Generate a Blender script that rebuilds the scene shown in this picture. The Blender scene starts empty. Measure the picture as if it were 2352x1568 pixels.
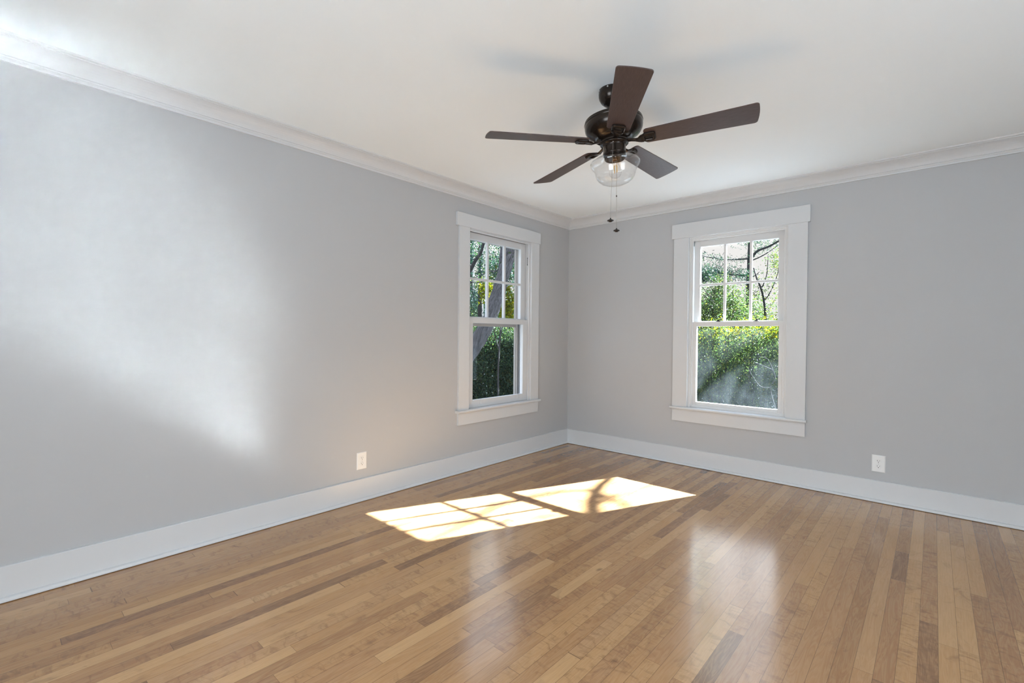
import bpy, bmesh, math, random
import numpy as np
from mathutils import Vector, Matrix

C = bpy.context.scene.collection
scene = bpy.context.scene
PI = math.pi

# ------------------------------------------------------------------ camera
CAM = (3.0232, -4.3125, 1.1798)
R_ = Vector((0.74552624, 0.66641967, 0.00868616))
U_ = Vector((-0.01503636, 0.00378873, 0.99987977))
F_ = Vector((-0.66630664, 0.74556721, -0.01284513))
cam_data = bpy.data.cameras.new('camera')
cam_data.sensor_fit = 'HORIZONTAL'
cam_data.sensor_width = 36.0
cam_data.lens = 1085.537 / 2352.0 * 36.0
cam_data.clip_start = 0.02
cam_data.clip_end = 300
cam = bpy.data.objects.new('camera', cam_data)
C.objects.link(cam)
cam.matrix_world = Matrix(((R_.x, U_.x, -F_.x, CAM[0]),
                           (R_.y, U_.y, -F_.y, CAM[1]),
                           (R_.z, U_.z, -F_.z, CAM[2]),
                           (0, 0, 0, 1)))
scene.camera = cam

# ------------------------------------------------------------------ view + light
vs = scene.view_settings
vs.view_transform = 'Standard'
vs.look = 'None'
vs.gamma = 1.0
vs.use_curve_mapping = False
vs.exposure = 0.0
cy = scene.cycles
cy.use_denoising = True
cy.blur_glossy = 0.0
cy.caustics_reflective = True
cy.caustics_refractive = False
cy.sample_clamp_indirect = 0.0
cy.max_bounces = 12
cy.diffuse_bounces = 6
cy.glossy_bounces = 5
cy.transparent_max_bounces = 24

world = bpy.data.worlds.new('world')
scene.world = world
world.use_nodes = True
wn = world.node_tree
wn.nodes.clear()
_o = wn.nodes.new('ShaderNodeOutputWorld')
_b = wn.nodes.new('ShaderNodeBackground')
_t = wn.nodes.new('ShaderNodeTexCoord')
_s = wn.nodes.new('ShaderNodeSeparateXYZ')
_r = wn.nodes.new('ShaderNodeValToRGB')
_r.color_ramp.elements[0].position = 0.17
_r.color_ramp.elements[0].color = (0.222, 0.216, 0.212, 1)
_r.color_ramp.elements[1].position = 0.29
_r.color_ramp.elements[1].color = (0.88, 0.89, 0.91, 1)
for _p, _k in ((0.48, (0.66, 0.70, 0.76, 1)), (0.9, (0.40, 0.56, 0.86, 1))):
    _e = _r.color_ramp.elements.new(_p)
    _e.color = _k
wn.links.new(_t.outputs['Generated'], _s.inputs[0])
wn.links.new(_s.outputs['Z'], _r.inputs[0])
wn.links.new(_r.outputs[0], _b.inputs['Color'])
wn.links.new(_b.outputs[0], _o.inputs[0])
_b.inputs['Strength'].default_value = 4.1

SUN_DIR = Vector((-0.585, -1.36, -1.0)).normalized()     # where the sunlight travels
sd = bpy.data.lights.new('sun', 'SUN')
sd.energy = 103.0
sd.angle = math.radians(0.55)
sd.color = (0.865, 0.968, 1.04)
sun = bpy.data.objects.new('sun', sd)
C.objects.link(sun)
sun.rotation_euler = SUN_DIR.to_track_quat('-Z', 'Y').to_euler()
sun.location = (6, 12, 9)


def fill_lamp(name, loc, target, sx, sz, power, col):
    d = bpy.data.lights.new(name, 'AREA')
    d.shape = 'RECTANGLE'
    d.size, d.size_y = sx, sz
    d.energy = power
    d.color = col
    o = bpy.data.objects.new(name, d)
    C.objects.link(o)
    o.location = loc
    o.rotation_euler = (Vector(target) - Vector(loc)).to_track_quat('-Z', 'Y').to_euler()
    return o


# added fill lamps behind the camera, set in openings of the unseen walls
fill_lamp('fill_back', (2.2, -5.72, 1.3), (2.2, 0, 1.3), 1.4, 1.5, 55, (0.81, 0.915, 0.985))
fill_lamp('fill_right', (4.92, -3.2, 1.3), (0, -3.2, 1.3), 1.4, 1.5, 27, (0.81, 0.915, 0.985))


# ------------------------------------------------------------------ node helper
class NT:
    def __init__(self, name):
        self.m = bpy.data.materials.new(name)
        self.m.use_nodes = True
        self.t = self.m.node_tree
        self.t.nodes.clear()
        self.out = self.t.nodes.new('ShaderNodeOutputMaterial')

    def put(self, sock, v):
        if v is None:
            return
        if isinstance(v, bpy.types.NodeSocket):
            self.t.links.new(v, sock)
        else:
            if isinstance(v, (tuple, list)) and sock.type == 'RGBA' and len(v) == 3:
                v = (*v, 1)
            sock.default_value = v

    def n(self, kind, ins=None, **props):
        nd = self.t.nodes.new(kind)
        for k, v in props.items():
            setattr(nd, k, v)
        for k, v in (ins or {}).items():
            self.put(nd.inputs[k], v)
        return nd

    def math(self, op, a, b=None, c=None):
        nd = self.n('ShaderNodeMath', operation=op)
        self.put(nd.inputs[0], a)
        if b is not None:
            self.put(nd.inputs[1], b)
        if c is not None:
            self.put(nd.inputs[2], c)
        return nd.outputs[0]

    def xyz(self, x, y, z):
        return self.n('ShaderNodeCombineXYZ', {0: x, 1: y, 2: z}).outputs[0]

    def ramp(self, fac, stops, interp='LINEAR'):
        nd = self.n('ShaderNodeValToRGB', {0: fac})
        cr = nd.color_ramp
        cr.interpolation = interp
        while len(cr.elements) < len(stops):
            cr.elements.new(0.5)
        for e, (p, c) in zip(cr.elements, stops):
            e.position = p
            e.color = (*c, 1) if len(c) == 3 else c
        return nd.outputs[0]

    def mix(self, fac, a, b, mode='MIX'):
        nd = self.n('ShaderNodeMix', data_type='RGBA', blend_type=mode)
        self.put(nd.inputs[0], fac)
        self.put(nd.inputs[6], a)
        self.put(nd.inputs[7], b)
        return nd.outputs[2]

    def noise(self, vec, scale, detail=3, rough=0.55, dist=0.0):
        nd = self.n('ShaderNodeTexNoise', {'Vector': vec, 'Scale': scale, 'Detail': detail,
                                           'Roughness': rough, 'Distortion': dist})
        return nd.outputs['Fac']

    def pos(self):
        return self.n('ShaderNodeNewGeometry').outputs['Position']

    def obj(self):
        return self.n('ShaderNodeTexCoord').outputs['Object']

    def principled(self, **kw):
        p = self.n('ShaderNodeBsdfPrincipled')
        for k, v in kw.items():
            self.put(p.inputs[k.replace('_', ' ')], v)
        self.t.links.new(p.outputs[0], self.out.inputs[0])
        return p

    def schlick(self, f0, k=0.6):
        f = self.n('ShaderNodeLayerWeight', {'Blend': 0.5}).outputs['Facing']
        return self.math('MULTIPLY_ADD', self.math('POWER', f, 5.0), k, f0)

    def surf(self, s):
        self.t.links.new(s, self.out.inputs[0])
        return self.m


def srgb(r, g, b):
    f = lambda c: c / 12.92 if c <= 0.04045 else ((c + 0.055) / 1.055) ** 2.4
    return (f(r / 255), f(g / 255), f(b / 255))


def paint(name, col, rough=0.5, bump=0.0, scale=250, spec=0.4):
    t = NT(name)
    p = t.principled(Base_Color=col, Roughness=rough)
    p.inputs['Specular IOR Level'].default_value = spec
    f = t.noise(t.pos(), 3.0, 2)
    c = t.mix(t.math('MULTIPLY', f, 0.06), col, tuple(x * 0.9 for x in col))
    t.put(p.inputs['Base Color'], c)
    if bump:
        b = t.n('ShaderNodeBump', {'Strength': bump, 'Distance': 0.001, 'Height': t.noise(t.pos(), scale, 2)})
        t.put(p.inputs['Normal'], b.outputs[0])
    return t.m


M = {}
M['wall'] = paint('wall_paint', (0.446, 0.452, 0.462), 0.55, 0.10, 180)
M['ceiling'] = paint('ceiling_paint', (0.83, 0.89, 0.925), 0.75)
M['trim'] = paint('trim_paint', (0.59, 0.603, 0.618), 0.32, 0.03, 60)
M['vinyl'] = paint('white_window_vinyl', (0.66, 0.66, 0.66), 0.7, spec=0.12)
M['plate'] = paint('outlet_plastic', (0.76, 0.76, 0.75), 0.28)
M['siding'] = paint('house_siding', (0.42, 0.41, 0.39), 0.7)
M['storm'] = paint('storm_aluminium', (0.30, 0.28, 0.26), 0.45)
M['slot'] = paint('dark_slot', (0.012, 0.012, 0.012), 0.6)
M['screw'] = paint('screw_steel', (0.45, 0.45, 0.45), 0.3)


def floor_material():
    t = NT('strip_oak_floor')
    s = t.n('ShaderNodeSeparateXYZ', {0: t.pos()})
    x, y = s.outputs[0], s.outputs[1]
    w = 0.0572
    xr = t.math('DIVIDE', t.math('ADD', x, 20.0), w)
    row = t.math('FLOOR', xr)
    fx = t.math('FRACT', xr)
    wn1 = t.n('ShaderNodeTexWhiteNoise', noise_dimensions='1D')
    t.put(wn1.inputs['W'], row)
    r1 = wn1.outputs['Value']
    wn2 = t.n('ShaderNodeTexWhiteNoise', noise_dimensions='1D')
    t.put(wn2.inputs['W'], t.math('ADD', row, 77.3))
    ln = t.math('MULTIPLY_ADD', wn2.outputs['Value'], 1.0, 0.55)
    ty = t.math('DIVIDE', t.math('ADD', t.math('MULTIPLY_ADD', r1, 5.0, 30.0), y), ln)
    # uneven board lengths in a row
    ty = t.math('ADD', ty, t.math('MULTIPLY', t.math('SINE', t.math('MULTIPLY_ADD', ty, 2.1, t.math('MULTIPLY', r1, 9.0))), 0.28))
    idy = t.math('FLOOR', ty)
    fy = t.math('FRACT', ty)
    wn3 = t.n('ShaderNodeTexWhiteNoise', {'Vector': t.xyz(row, idy, 3.7)}, noise_dimensions='3D')
    v = wn3.outputs['Value']
    sc = t.n('ShaderNodeSeparateColor', {0: wn3.outputs['Color']})
    v2, v3 = sc.outputs[1], sc.outputs[2]
    base = t.ramp(v, [(0.0, srgb(112, 80, 56)), (0.12, srgb(154, 114, 76)), (0.4, srgb(177, 134, 89)),
                      (0.8, srgb(189, 147, 99)), (1.0, srgb(200, 160, 112))])
    red = t.mix(t.math('MULTIPLY', t.math('GREATER_THAN', v2, 0.78), 0.35), base, srgb(148, 106, 76))
    # grain: long streaks, cathedral figure, blotches
    off = t.math('MULTIPLY', v3, 60.0)
    g1 = t.noise(t.xyz(t.math('MULTIPLY_ADD', x, 190.0, off), t.math('MULTIPLY_ADD', y, 5.0, off), v), 1.0, 4, 0.6, 0.4)
    g2 = t.noise(t.xyz(t.math('MULTIPLY_ADD', x, 26.0, off), t.math('MULTIPLY_ADD', y, 2.6, off), v), 1.0, 3, 0.5, 1.2)
    cath = t.math('FRACT', t.math('MULTIPLY', g2, 7.0))
    cath = t.math('ABSOLUTE', t.math('SUBTRACT', cath, 0.5))
    g3 = t.noise(t.xyz(t.math('MULTIPLY_ADD', x, 18.0, off), t.math('MULTIPLY_ADD', y, 9.0, off), v2), 1.0, 3, 0.6, 0.8)
    c = t.mix(t.math('MULTIPLY', t.math('SUBTRACT', 1.0, g1), 0.55), red, srgb(126, 90, 60), 'MIX')
    c = t.mix(t.math('MULTIPLY', cath, 0.40), c, srgb(208, 170, 124))
    blot = t.ramp(g3, [(0.58, (0, 0, 0)), (0.78, (1, 1, 1))])
    c = t.mix(t.math('MULTIPLY', blot, 0.5), c, srgb(104, 78, 60))
    # curly cross figure on some boards
    g4 = t.noise(t.xyz(t.math('MULTIPLY_ADD', x, 14.0, off), t.math('MULTIPLY_ADD', y, 34.0, off), v2), 1.0, 3, 0.6, 1.0)
    curl = t.math('MULTIPLY', t.ramp(g4, [(0.50, (0, 0, 0)), (0.70, (1, 1, 1))]), t.math('MULTIPLY', t.math('GREATER_THAN', v3, 0.55), 0.45))
    c = t.mix(curl, c, srgb(108, 78, 56))
    # knots and dark mineral streaks, rare
    vo = t.n('ShaderNodeTexVoronoi', {'Vector': t.xyz(t.math('ADD', t.math('MULTIPLY', x, 5.0), t.math('MULTIPLY', g3, 0.16)), t.math('ADD', t.math('MULTIPLY', y, 2.6), t.math('MULTIPLY', g1, 0.10)), 0.0), 'Scale': 1.0,
                                      'Randomness': 1.0})
    kn = t.ramp(vo.outputs['Distance'], [(0.0, (1, 1, 1)), (0.02, (0.85, 0.85, 0.85)), (0.075, (0, 0, 0))])
    ksel = t.n('ShaderNodeSeparateColor', {0: vo.outputs['Color']})
    kn = t.math('MULTIPLY', kn, t.math('GREATER_THAN', ksel.outputs[0], 0.82))
    c = t.mix(t.math('MULTIPLY', kn, 0.7), c, srgb(70, 50, 38))
    # seams
    ex = t.math('MULTIPLY', t.math('MINIMUM', fx, t.math('SUBTRACT', 1.0, fx)), w)
    ey = t.math('MULTIPLY', t.math('MINIMUM', fy, t.math('SUBTRACT', 1.0, fy)), ln)
    sx = t.math('LESS_THAN', ex, 0.0007)
    sy = t.math('LESS_THAN', ey, 0.0009)
    seam = t.math('MAXIMUM', sx, sy)
    c = t.mix(t.math('MULTIPLY', seam, 0.62), c, srgb(62, 44, 32))
    rough = t.math('MULTIPLY_ADD', g1, 0.05, 0.15)
    p = t.principled(Base_Color=c, Roughness=rough)
    p.inputs['Specular IOR Level'].default_value = 0.9
    h = t.math('SUBTRACT', t.math('MULTIPLY', g1, 0.25), t.math('MULTIPLY', seam, 0.8))
    b = t.n('ShaderNodeBump', {'Strength': 0.12, 'Distance': 0.0006, 'Height': h})
    t.put(p.inputs['Normal'], b.outputs[0])
    return t.m


M['floor'] = floor_material()


def glass_material(name, dirt=0.0):
    t = NT(name)
    tr = t.n('ShaderNodeBsdfTransparent', {0: (0.985, 0.99, 0.988)}).outputs[0]
    gl = t.n('ShaderNodeBsdfGlossy', {0: (1, 1, 1), 'Roughness': 0.0}).outputs[0]
    s = t.n('ShaderNodeMixShader', {0: t.schlick(0.010), 1: tr, 2: gl}).outputs[0]
    if dirt:
        o = t.n('ShaderNodeSeparateXYZ', {0: t.pos()})
        x, z = o.outputs[0], o.outputs[2]
        st = t.noise(t.xyz(t.math('MULTIPLY', x, 38.0), t.math('MULTIPLY', z, 1.6), 0.0), 1.0, 4, 0.65)
        bl = t.noise(t.xyz(t.math('MULTIPLY', x, 5.0), t.math('MULTIPLY', z, 4.0), 4.0), 1.0, 4, 0.6)
        low = t.n('ShaderNodeMapRange', {'Value': z, 'From Min': 0.60, 'From Max': 1.15, 'To Min': 1.45, 'To Max': 0.9}).outputs[0]
        bl = t.n('ShaderNodeMapRange', {'Value': bl, 'From Min': 0.36, 'From Max': 0.66, 'To Min': 0.30, 'To Max': 1.2}).outputs[0]
        f = t.math('MULTIPLY', t.math('MULTIPLY', t.math('MULTIPLY_ADD', st, 0.8, 0.35), bl), low)
        f = t.math('MULTIPLY', f, dirt)
        di = t.n('ShaderNodeBsdfTranslucent', {0: (0.80, 0.90, 1.0)}).outputs[0]
        s = t.n('ShaderNodeMixShader', {0: f, 1: s, 2: di}).outputs[0]
    return t.surf(s)


M['glass'] = glass_material('window_glass')
M['dusty_glass'] = glass_material('dusty_window_glass', 0.0048)


def shade_glass_material():
    t = NT('clear_shade_glass')
    lw = t.n('ShaderNodeLayerWeight', {'Blend': 0.35}).outputs['Facing']
    colr = t.ramp(lw, [(0.0, (0.992, 0.992, 0.992)), (0.62, (0.975, 0.975, 0.975)), (0.9, (0.86, 0.865, 0.87)), (1.0, (0.62, 0.63, 0.64))])
    tr = t.n('ShaderNodeBsdfTransparent', {0: colr}).outputs[0]
    gl = t.n('ShaderNodeBsdfGlossy', {0: (1, 1, 1), 'Roughness': 0.02}).outputs[0]
    return t.surf(t.n('ShaderNodeMixShader', {0: t.schlick(0.035, 0.9), 1: tr, 2: gl}).outputs[0])


M['shade_glass'] = shade_glass_material()


def blade_material():
    t = NT('dark_walnut_blade')
    s = t.n('ShaderNodeSeparateXYZ', {0: t.obj()})
    x, y = s.outputs[0], s.outputs[1]
    g = t.noise(t.xyz(t.math('MULTIPLY', x, 22.0), t.math('MULTIPLY', y, 520.0), 0.0), 1.0, 4, 0.65, 0.3)
    c = t.ramp(g, [(0.3, (0.030, 0.017, 0.015)), (0.55, (0.064, 0.038, 0.034)), (0.75, (0.108, 0.072, 0.062))])
    p = t.principled(Base_Color=c, Roughness=0.34)
    b = t.n('ShaderNodeBump', {'Strength': 0.15, 'Distance': 0.0005, 'Height': g})
    t.put(p.inputs['Normal'], b.outputs[0])
    return t.m


M['blade'] = blade_material()


def metal(name, col, rough, metallic=1.0):
    t = NT(name)
    f = t.noise(t.pos(), 14.0, 3)
    c = t.mix(t.math('MULTIPLY', f, 0.5), col, tuple(k * 0.7 for k in col))
    t.principled(Base_Color=c, Roughness=rough, Metallic=metallic)
    return t.m


M['bronze'] = metal('oil_rubbed_bronze', (0.030, 0.021, 0.016), 0.20, 0.55)
M['copper'] = metal('bronze_highlight', (0.16, 0.085, 0.045), 0.3)
M['chain'] = metal('bead_chain_metal', (0.30, 0.28, 0.26), 0.3)
M['fob'] = metal('fob_bronze', (0.030, 0.027, 0.026), 0.35, 0.5)
M['brass'] = metal('bulb_brass', (0.55, 0.36, 0.14), 0.3)


def filament_material():
    t = NT('amber_filament')
    t.principled(Base_Color=(0.62, 0.36, 0.06), Roughness=0.5)
    return t.m


M['filament'] = filament_material()


def leaf_material(name, stops, gloss=0.45, trans=0.5, tcol=1.6):
    t = NT(name)
    ri = t.n('ShaderNodeNewGeometry').outputs['Random Per Island']
    c = t.ramp(ri, stops)
    p = t.n('ShaderNodeBsdfPrincipled', {'Base Color': c, 'Roughness': gloss})
    p.inputs['Specular IOR Level'].default_value = 0.15
    tc = t.n('ShaderNodeMix', data_type='RGBA', blend_type='MULTIPLY')
    tc.inputs[0].default_value = 1.0
    t.put(tc.inputs[6], c)
    tc.inputs[7].default_value = (tcol, tcol * 1.05, tcol * 0.5, 1)
    tl = t.n('ShaderNodeBsdfTranslucent', {0: tc.outputs[2]})
    return t.surf(t.n('ShaderNodeMixShader', {0: trans, 1: p.outputs[0], 2: tl.outputs[0]}).outputs[0])


M['leaf_dark'] = leaf_material('leaf_dark_evergreen', [(0, (0.011, 0.026, 0.021)), (0.5, (0.021, 0.046, 0.031)), (0.88, (0.040, 0.062, 0.030)), (1, (0.07, 0.075, 0.022))], 0.4, 0.4)
M['leaf_mid'] = leaf_material('leaf_mid_green', [(0, (0.015, 0.032, 0.021)), (0.5, (0.027, 0.050, 0.026)), (0.85, (0.052, 0.070, 0.028)), (1, (0.085, 0.080, 0.026))], 0.45, 0.5)
M['leaf_hedge'] = leaf_material('leaf_backlit_hedge', [(0, (0.024, 0.046, 0.030)), (0.5, (0.042, 0.074, 0.038)), (0.85, (0.075, 0.098, 0.040)), (1, (0.12, 0.11, 0.035))], 0.45, 0.6)
M['leaf_yellow'] = leaf_material('leaf_yellow_green', [(0, (0.055, 0.078, 0.003)), (0.6, (0.095, 0.108, 0.004)), (1, (0.15, 0.11, 0.006))], 0.5, 0.5)
M['needle'] = leaf_material('pine_needle', [(0, (0.006, 0.022, 0.026)), (0.6, (0.012, 0.036, 0.038)), (1, (0.03, 0.05, 0.03))], 0.4, 0.3)


def bark_material(name, c0, c1, lean=0.0):
    t = NT(name)
    s = t.n('ShaderNodeSeparateXYZ', {0: t.pos()})
    x, y, z = s.outputs
    # furrows follow a lean of 0.62 m sideways per metre of height
    across = t.math('SUBTRACT', x, t.math('MULTIPLY', z, lean))
    v = t.xyz(t.math('MULTIPLY', across, 34.0), t.math('MULTIPLY', y, 34.0), t.math('MULTIPLY', z, 4.0))
    g = t.noise(v, 1.0, 5, 0.7, 0.9)
    c = t.ramp(g, [(0.36, c0), (0.62, c1)])
    p = t.principled(Base_Color=c, Roughness=0.85)
    b = t.n('ShaderNodeBump', {'Strength': 1.0, 'Distance': 0.03, 'Height': g})
    t.put(p.inputs['Normal'], b.outputs[0])
    return t.m


M['bark'] = bark_material('furrowed_bark', (0.012, 0.011, 0.012), (0.085, 0.081, 0.088), 0.5)
M['bark_dark'] = bark_material('dark_bark', (0.006, 0.006, 0.007), (0.020, 0.019, 0.020))
M['twig'] = bark_material('pale_twig_bark', (0.008, 0.008, 0.008), (0.026, 0.024, 0.022))


def ground_material():
    t = NT('pale_gravel_yard')
    g = t.noise(t.pos(), 3.0, 5)
    c = t.ramp(g, [(0.35, (0.070, 0.080, 0.088)), (0.55, (0.100, 0.112, 0.122)), (0.7, (0.130, 0.142, 0.150))])
    p = t.principled(Base_Color=c, Roughness=1.0)
    p.inputs['Specular IOR Level'].default_value = 0.0
    return t.m


M['ground'] = ground_material()


# ------------------------------------------------------------------ geometry helpers
def link(o, parent=None):
    C.objects.link(o)
    if parent is not None:
        o.parent = parent
    return o


def obj(name, bm, mat, parent=None, bevel=0.0, smooth=False, segs=2):
    me = bpy.data.meshes.new(name)
    bmesh.ops.recalc_face_normals(bm, faces=bm.faces)
    bm.to_mesh(me)
    bm.free()
    me.materials.append(mat)
    if smooth:
        for p in me.polygons:
            p.use_smooth = True
    o = bpy.data.objects.new(name, me)
    link(o, parent)
    if bevel:
        b = o.modifiers.new('bevel', 'BEVEL')
        b.width = bevel
        b.segments = segs
        b.limit_method = 'ANGLE'
    return o


def tag(o, label=None, cat=None, group=None, kind=None):
    if label:
        o['label'] = label
    if cat:
        o['category'] = cat
    if group:
        o['group'] = group
    if kind:
        o['kind'] = kind
    return o


def empty(name, loc=(0, 0, 0), rz=0.0, parent=None):
    o = bpy.data.objects.new(name, None)
    o.empty_display_size = 0.1
    link(o, parent)
    o.location = loc
    o.rotation_euler = (0, 0, rz)
    return o


def box(bm, x0, x1, y0, y1, z0, z1):
    m = Matrix.Translation(((x0 + x1) / 2, (y0 + y1) / 2, (z0 + z1) / 2)) @ Matrix.Diagonal((abs(x1 - x0), abs(y1 - y0), abs(z1 - z0), 1))
    bmesh.ops.create_cube(bm, size=1.0, matrix=m)


def boxes(*bs):
    bm = bmesh.new()
    for b in bs:
        box(bm, *b)
    return bm


def lathe(bm, prof, n=48, center=(0, 0)):
    rings = []
    for r, z in prof:
        if r < 1e-6:
            rings.append([bm.verts.new((center[0], center[1], z))])
        else:
            rings.append([bm.verts.new((center[0] + r * math.cos(2 * PI * k / n), center[1] + r * math.sin(2 * PI * k / n), z)) for k in range(n)])
    for a, b in zip(rings, rings[1:]):
        for k in range(n):
            k2 = (k + 1) % n
            if len(a) == 1 and len(b) == 1:
                continue
            if len(a) == 1:
                bm.faces.new((a[0], b[k], b[k2]))
            elif len(b) == 1:
                bm.faces.new((a[k], b[0], a[k2]))
            else:
                bm.faces.new((a[k], b[k], b[k2], a[k2]))
    return bm


def catmull(pts, sub):
    pts = [Vector(p) for p in pts]
    if len(pts) < 3:
        return [pts[0].lerp(pts[-1], i / sub) for i in range(sub + 1)]
    out = []
    P = [pts[0] * 2 - pts[1]] + pts + [pts[-1] * 2 - pts[-2]]
    for i in range(1, len(P) - 2):
        for k in range(sub):
            t = k / sub
            a, b, c, d = P[i - 1], P[i], P[i + 1], P[i + 2]
            out.append(0.5 * ((2 * b) + (c - a) * t + (2 * a - 5 * b + 4 * c - d) * t * t + (3 * b - a - 3 * c + d) * t ** 3))
    out.append(pts[-1])
    return out


def tube(bm, pts, r0, r1=None, n=8, sub=4, wob=0.0, rnd=None, cap=True):
    r1 = r0 if r1 is None else r1
    P = catmull(pts, sub) if sub > 1 else [Vector(p) for p in pts]
    rings = []
    up = Vector((0.31, 0.17, 0.93)).normalized()
    for i, p in enumerate(P):
        d = (P[min(i + 1, len(P) - 1)] - P[max(i - 1, 0)]).normalized()
        a = d.cross(up)
        if a.length < 0.05:
            a = d.cross(Vector((1, 0, 0)))
        a.normalize()
        b = d.cross(a)
        t = i / (len(P) - 1)
        r = r0 + (r1 - r0) * t
        ring = []
        for k in range(n):
            rr = r * (1 + (rnd.uniform(-wob, wob) if rnd else 0))
            an = 2 * PI * k / n
            ring.append(bm.verts.new(p + (a * math.cos(an) + b * math.sin(an)) * rr))
        rings.append(ring)
    for A, B in zip(rings, rings[1:]):
        for k in range(n):
            bm.faces.new((A[k], A[(k + 1) % n], B[(k + 1) % n], B[k]))
    if cap:
        bm.faces.new(rings[0])
        bm.faces.new(rings[-1])


def sweep_profile(name, prof, p0, p1, inward, mat, cut0=0.0, cut1=0.0):
    """prof: list of (distance off the wall, height); p0->p1 the run along the wall; cut: mitre per metre off the wall"""
    bm = bmesh.new()
    p0, p1, inward = Vector(p0), Vector(p1), Vector(inward)
    d = (p1 - p0).normalized()
    A = [bm.verts.new(p0 + inward * o + Vector((0, 0, h)) + d * (o * cut0)) for o, h in prof]
    B = [bm.verts.new(p1 + inward * o + Vector((0, 0, h)) - d * (o * cut1)) for o, h in prof]
    n = len(prof)
    for k in range(n):
        bm.faces.new((A[k], A[(k + 1) % n], B[(k + 1) % n], B[k]))
    bm.faces.new(A)
    bm.faces.new(B)
    return obj(name, bm, mat)


# ------------------------------------------------------------------ room shell
RX, RY, H = 4.75, -5.55, 2.44
T = 0.17
TR = 0.125                                                # wall thickness
W1 = dict(u0=-1.5085, u1=-0.6625, z0=0.535, z1=2.105)    # left window opening (y)
W2 = dict(u0=1.338, u1=2.140, z0=0.535, z1=2.087)        # right window opening (x)


def wall_with_opening(name, kind, u0, u1, wins):
    """kind 'x': wall plane x = const running along y; 'y': plane y = const running along x"""
    bs = []
    axis, c0, c1 = kind

    def add(a, b, z0, z1):
        bs.append((a, b, c0, c1, z0, z1) if axis == 'y' else (c0, c1, a, b, z0, z1))
    wn_ = wins
    add(u0, wn_['u0'], 0, H)
    add(wn_['u1'], u1, 0, H)
    add(wn_['u0'], wn_['u1'], 0, wn_['z0'])
    add(wn_['u0'], wn_['u1'], wn_['z1'], H)
    return tag(obj(name, boxes(*bs), M['wall']), kind='structure')


wall_with_opening('wall_left', ('x', -T, 0.0), RY - T, T, W1)
wall_with_opening('wall_right', ('y', 0.0, TR), 0.0, RX + T, W2)
wall_with_opening('wall_back', ('y', RY - T, RY), 0.0, RX + T, dict(u0=1.5, u1=2.9, z0=0.55, z1=2.05))
wall_with_opening('wall_side', ('x', RX, RX + T), RY, 0.0, dict(u0=-3.9, u1=-2.5, z0=0.55, z1=2.05))
tag(obj('floor', boxes((-T, RX + T, RY - T, T, -0.12, 0.0)), M['floor']), kind='structure')
tag(obj('ceiling', boxes((-T, RX + T, RY - T, T, H, H + 0.12)), M['ceiling']), kind='structure')

# baseboards with a quarter-round shoe
BB = [(0, 0.002), (0.018, 0.002), (0.018, 0.1515), (0.0145, 0.155), (0, 0.155)]
SH = [(0.018, 0.0035), (0.036, 0.0035), (0.0358, 0.0095), (0.034, 0.0145), (0.030, 0.0185), (0.025, 0.0205), (0.018, 0.0212)]
runs = [('left', (0, RY, 0), (0, 0, 0), (1, 0, 0), 0, 1), ('right', (0, 0, 0), (RX, 0, 0), (0, -1, 0), 1, 1),
        ('back', (0, RY, 0), (RX, RY, 0), (0, 1, 0), 0, 0), ('side', (RX, RY, 0), (RX, 0, 0), (-1, 0, 0), 0, 1)]
CR = [(0, 2.345), (0.0125, 2.345), (0.0135, 2.3515), (0.012, 2.356), (0.0145, 2.3585), (0.0185, 2.361), (0.020, 2.3655), (0.018, 2.3675), (0.023, 2.369),
      (0.026, 2.376), (0.032, 2.386), (0.041, 2.397), (0.052, 2.407), (0.065, 2.416), (0.078, 2.4225), (0.088, 2.4255),
      (0.0885, 2.4285), (0.094, 2.4295), (0.0995, 2.4325), (0.101, 2.4365), (0.101, 2.44), (0, 2.44)]
for i, (nm, a, b, inw, c0, c1) in enumerate(runs):
    s_ = sweep_profile('baseboard_' + nm, BB, a, b, inw, M['trim'], c0, c1)
    tag(s_, kind='structure')
    sh = sweep_profile('shoe_moulding', SH, a, b, inw, M['trim'], c0, c1)
    sh.parent = s_
    t_ = sweep_profile('trim_%d' % (i + 1), CR, a, b, inw, M['ceiling'] if False else M['trim'], c0, c1)
    tag(t_, kind='structure')


# ------------------------------------------------------------------ windows
def casing(root, o, hw, head0, head1, leg_l, leg_r, head_l, head_r, bot):
    """o: opening dict relative to centre (hw half width); room side is w < 0"""
    obj('side_casing', boxes((leg_l, -hw, -0.020, 0, bot, head0)), M['trim'], root, 0.0015)
    obj('side_casing', boxes((hw, leg_r, -0.020, 0, bot, head0)), M['trim'], root, 0.0015)
    obj('head_casing', boxes((head_l, head_r, -0.0245, 0, head0, head1)), M['trim'], root, 0.0015)


def stool_and_apron(root, l, r, z, al, ar, zb, depth):
    bm = bmesh.new()
    prof = [(depth, z - 0.022), (-0.040, z - 0.022), (-0.045, z - 0.018), (-0.047, z - 0.011), (-0.045, z - 0.004), (-0.040, z), (depth, z)]
    A = [bm.verts.new((l, w, h)) for w, h in prof[1:6]]
    # the stool: full width in front of the wall, opening width behind it
    front = [(l, r)]
    bm.free()
    bm = bmesh.new()
    P = [(0.0, z - 0.022)] + prof[1:6] + [(0.0, z)]
    A = [bm.verts.new((l, w, h)) for w, h in P]
    B = [bm.verts.new((r, w, h)) for w, h in P]
    for k in range(len(P)):
        k2 = (k + 1) % len(P)
        bm.faces.new((A[k], A[k2], B[k2], B[k]))
    bm.faces.new(A)
    bm.faces.new(B)
    obj('stool', bm, M['trim'], root)
    bm = boxes((al, ar, -0.019, 0, zb, z - 0.030))
    box(bm, al, ar, -0.026, 0, z - 0.031, z - 0.0222)
    obj('apron', bm, M['trim'], root, 0.0012)


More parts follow.
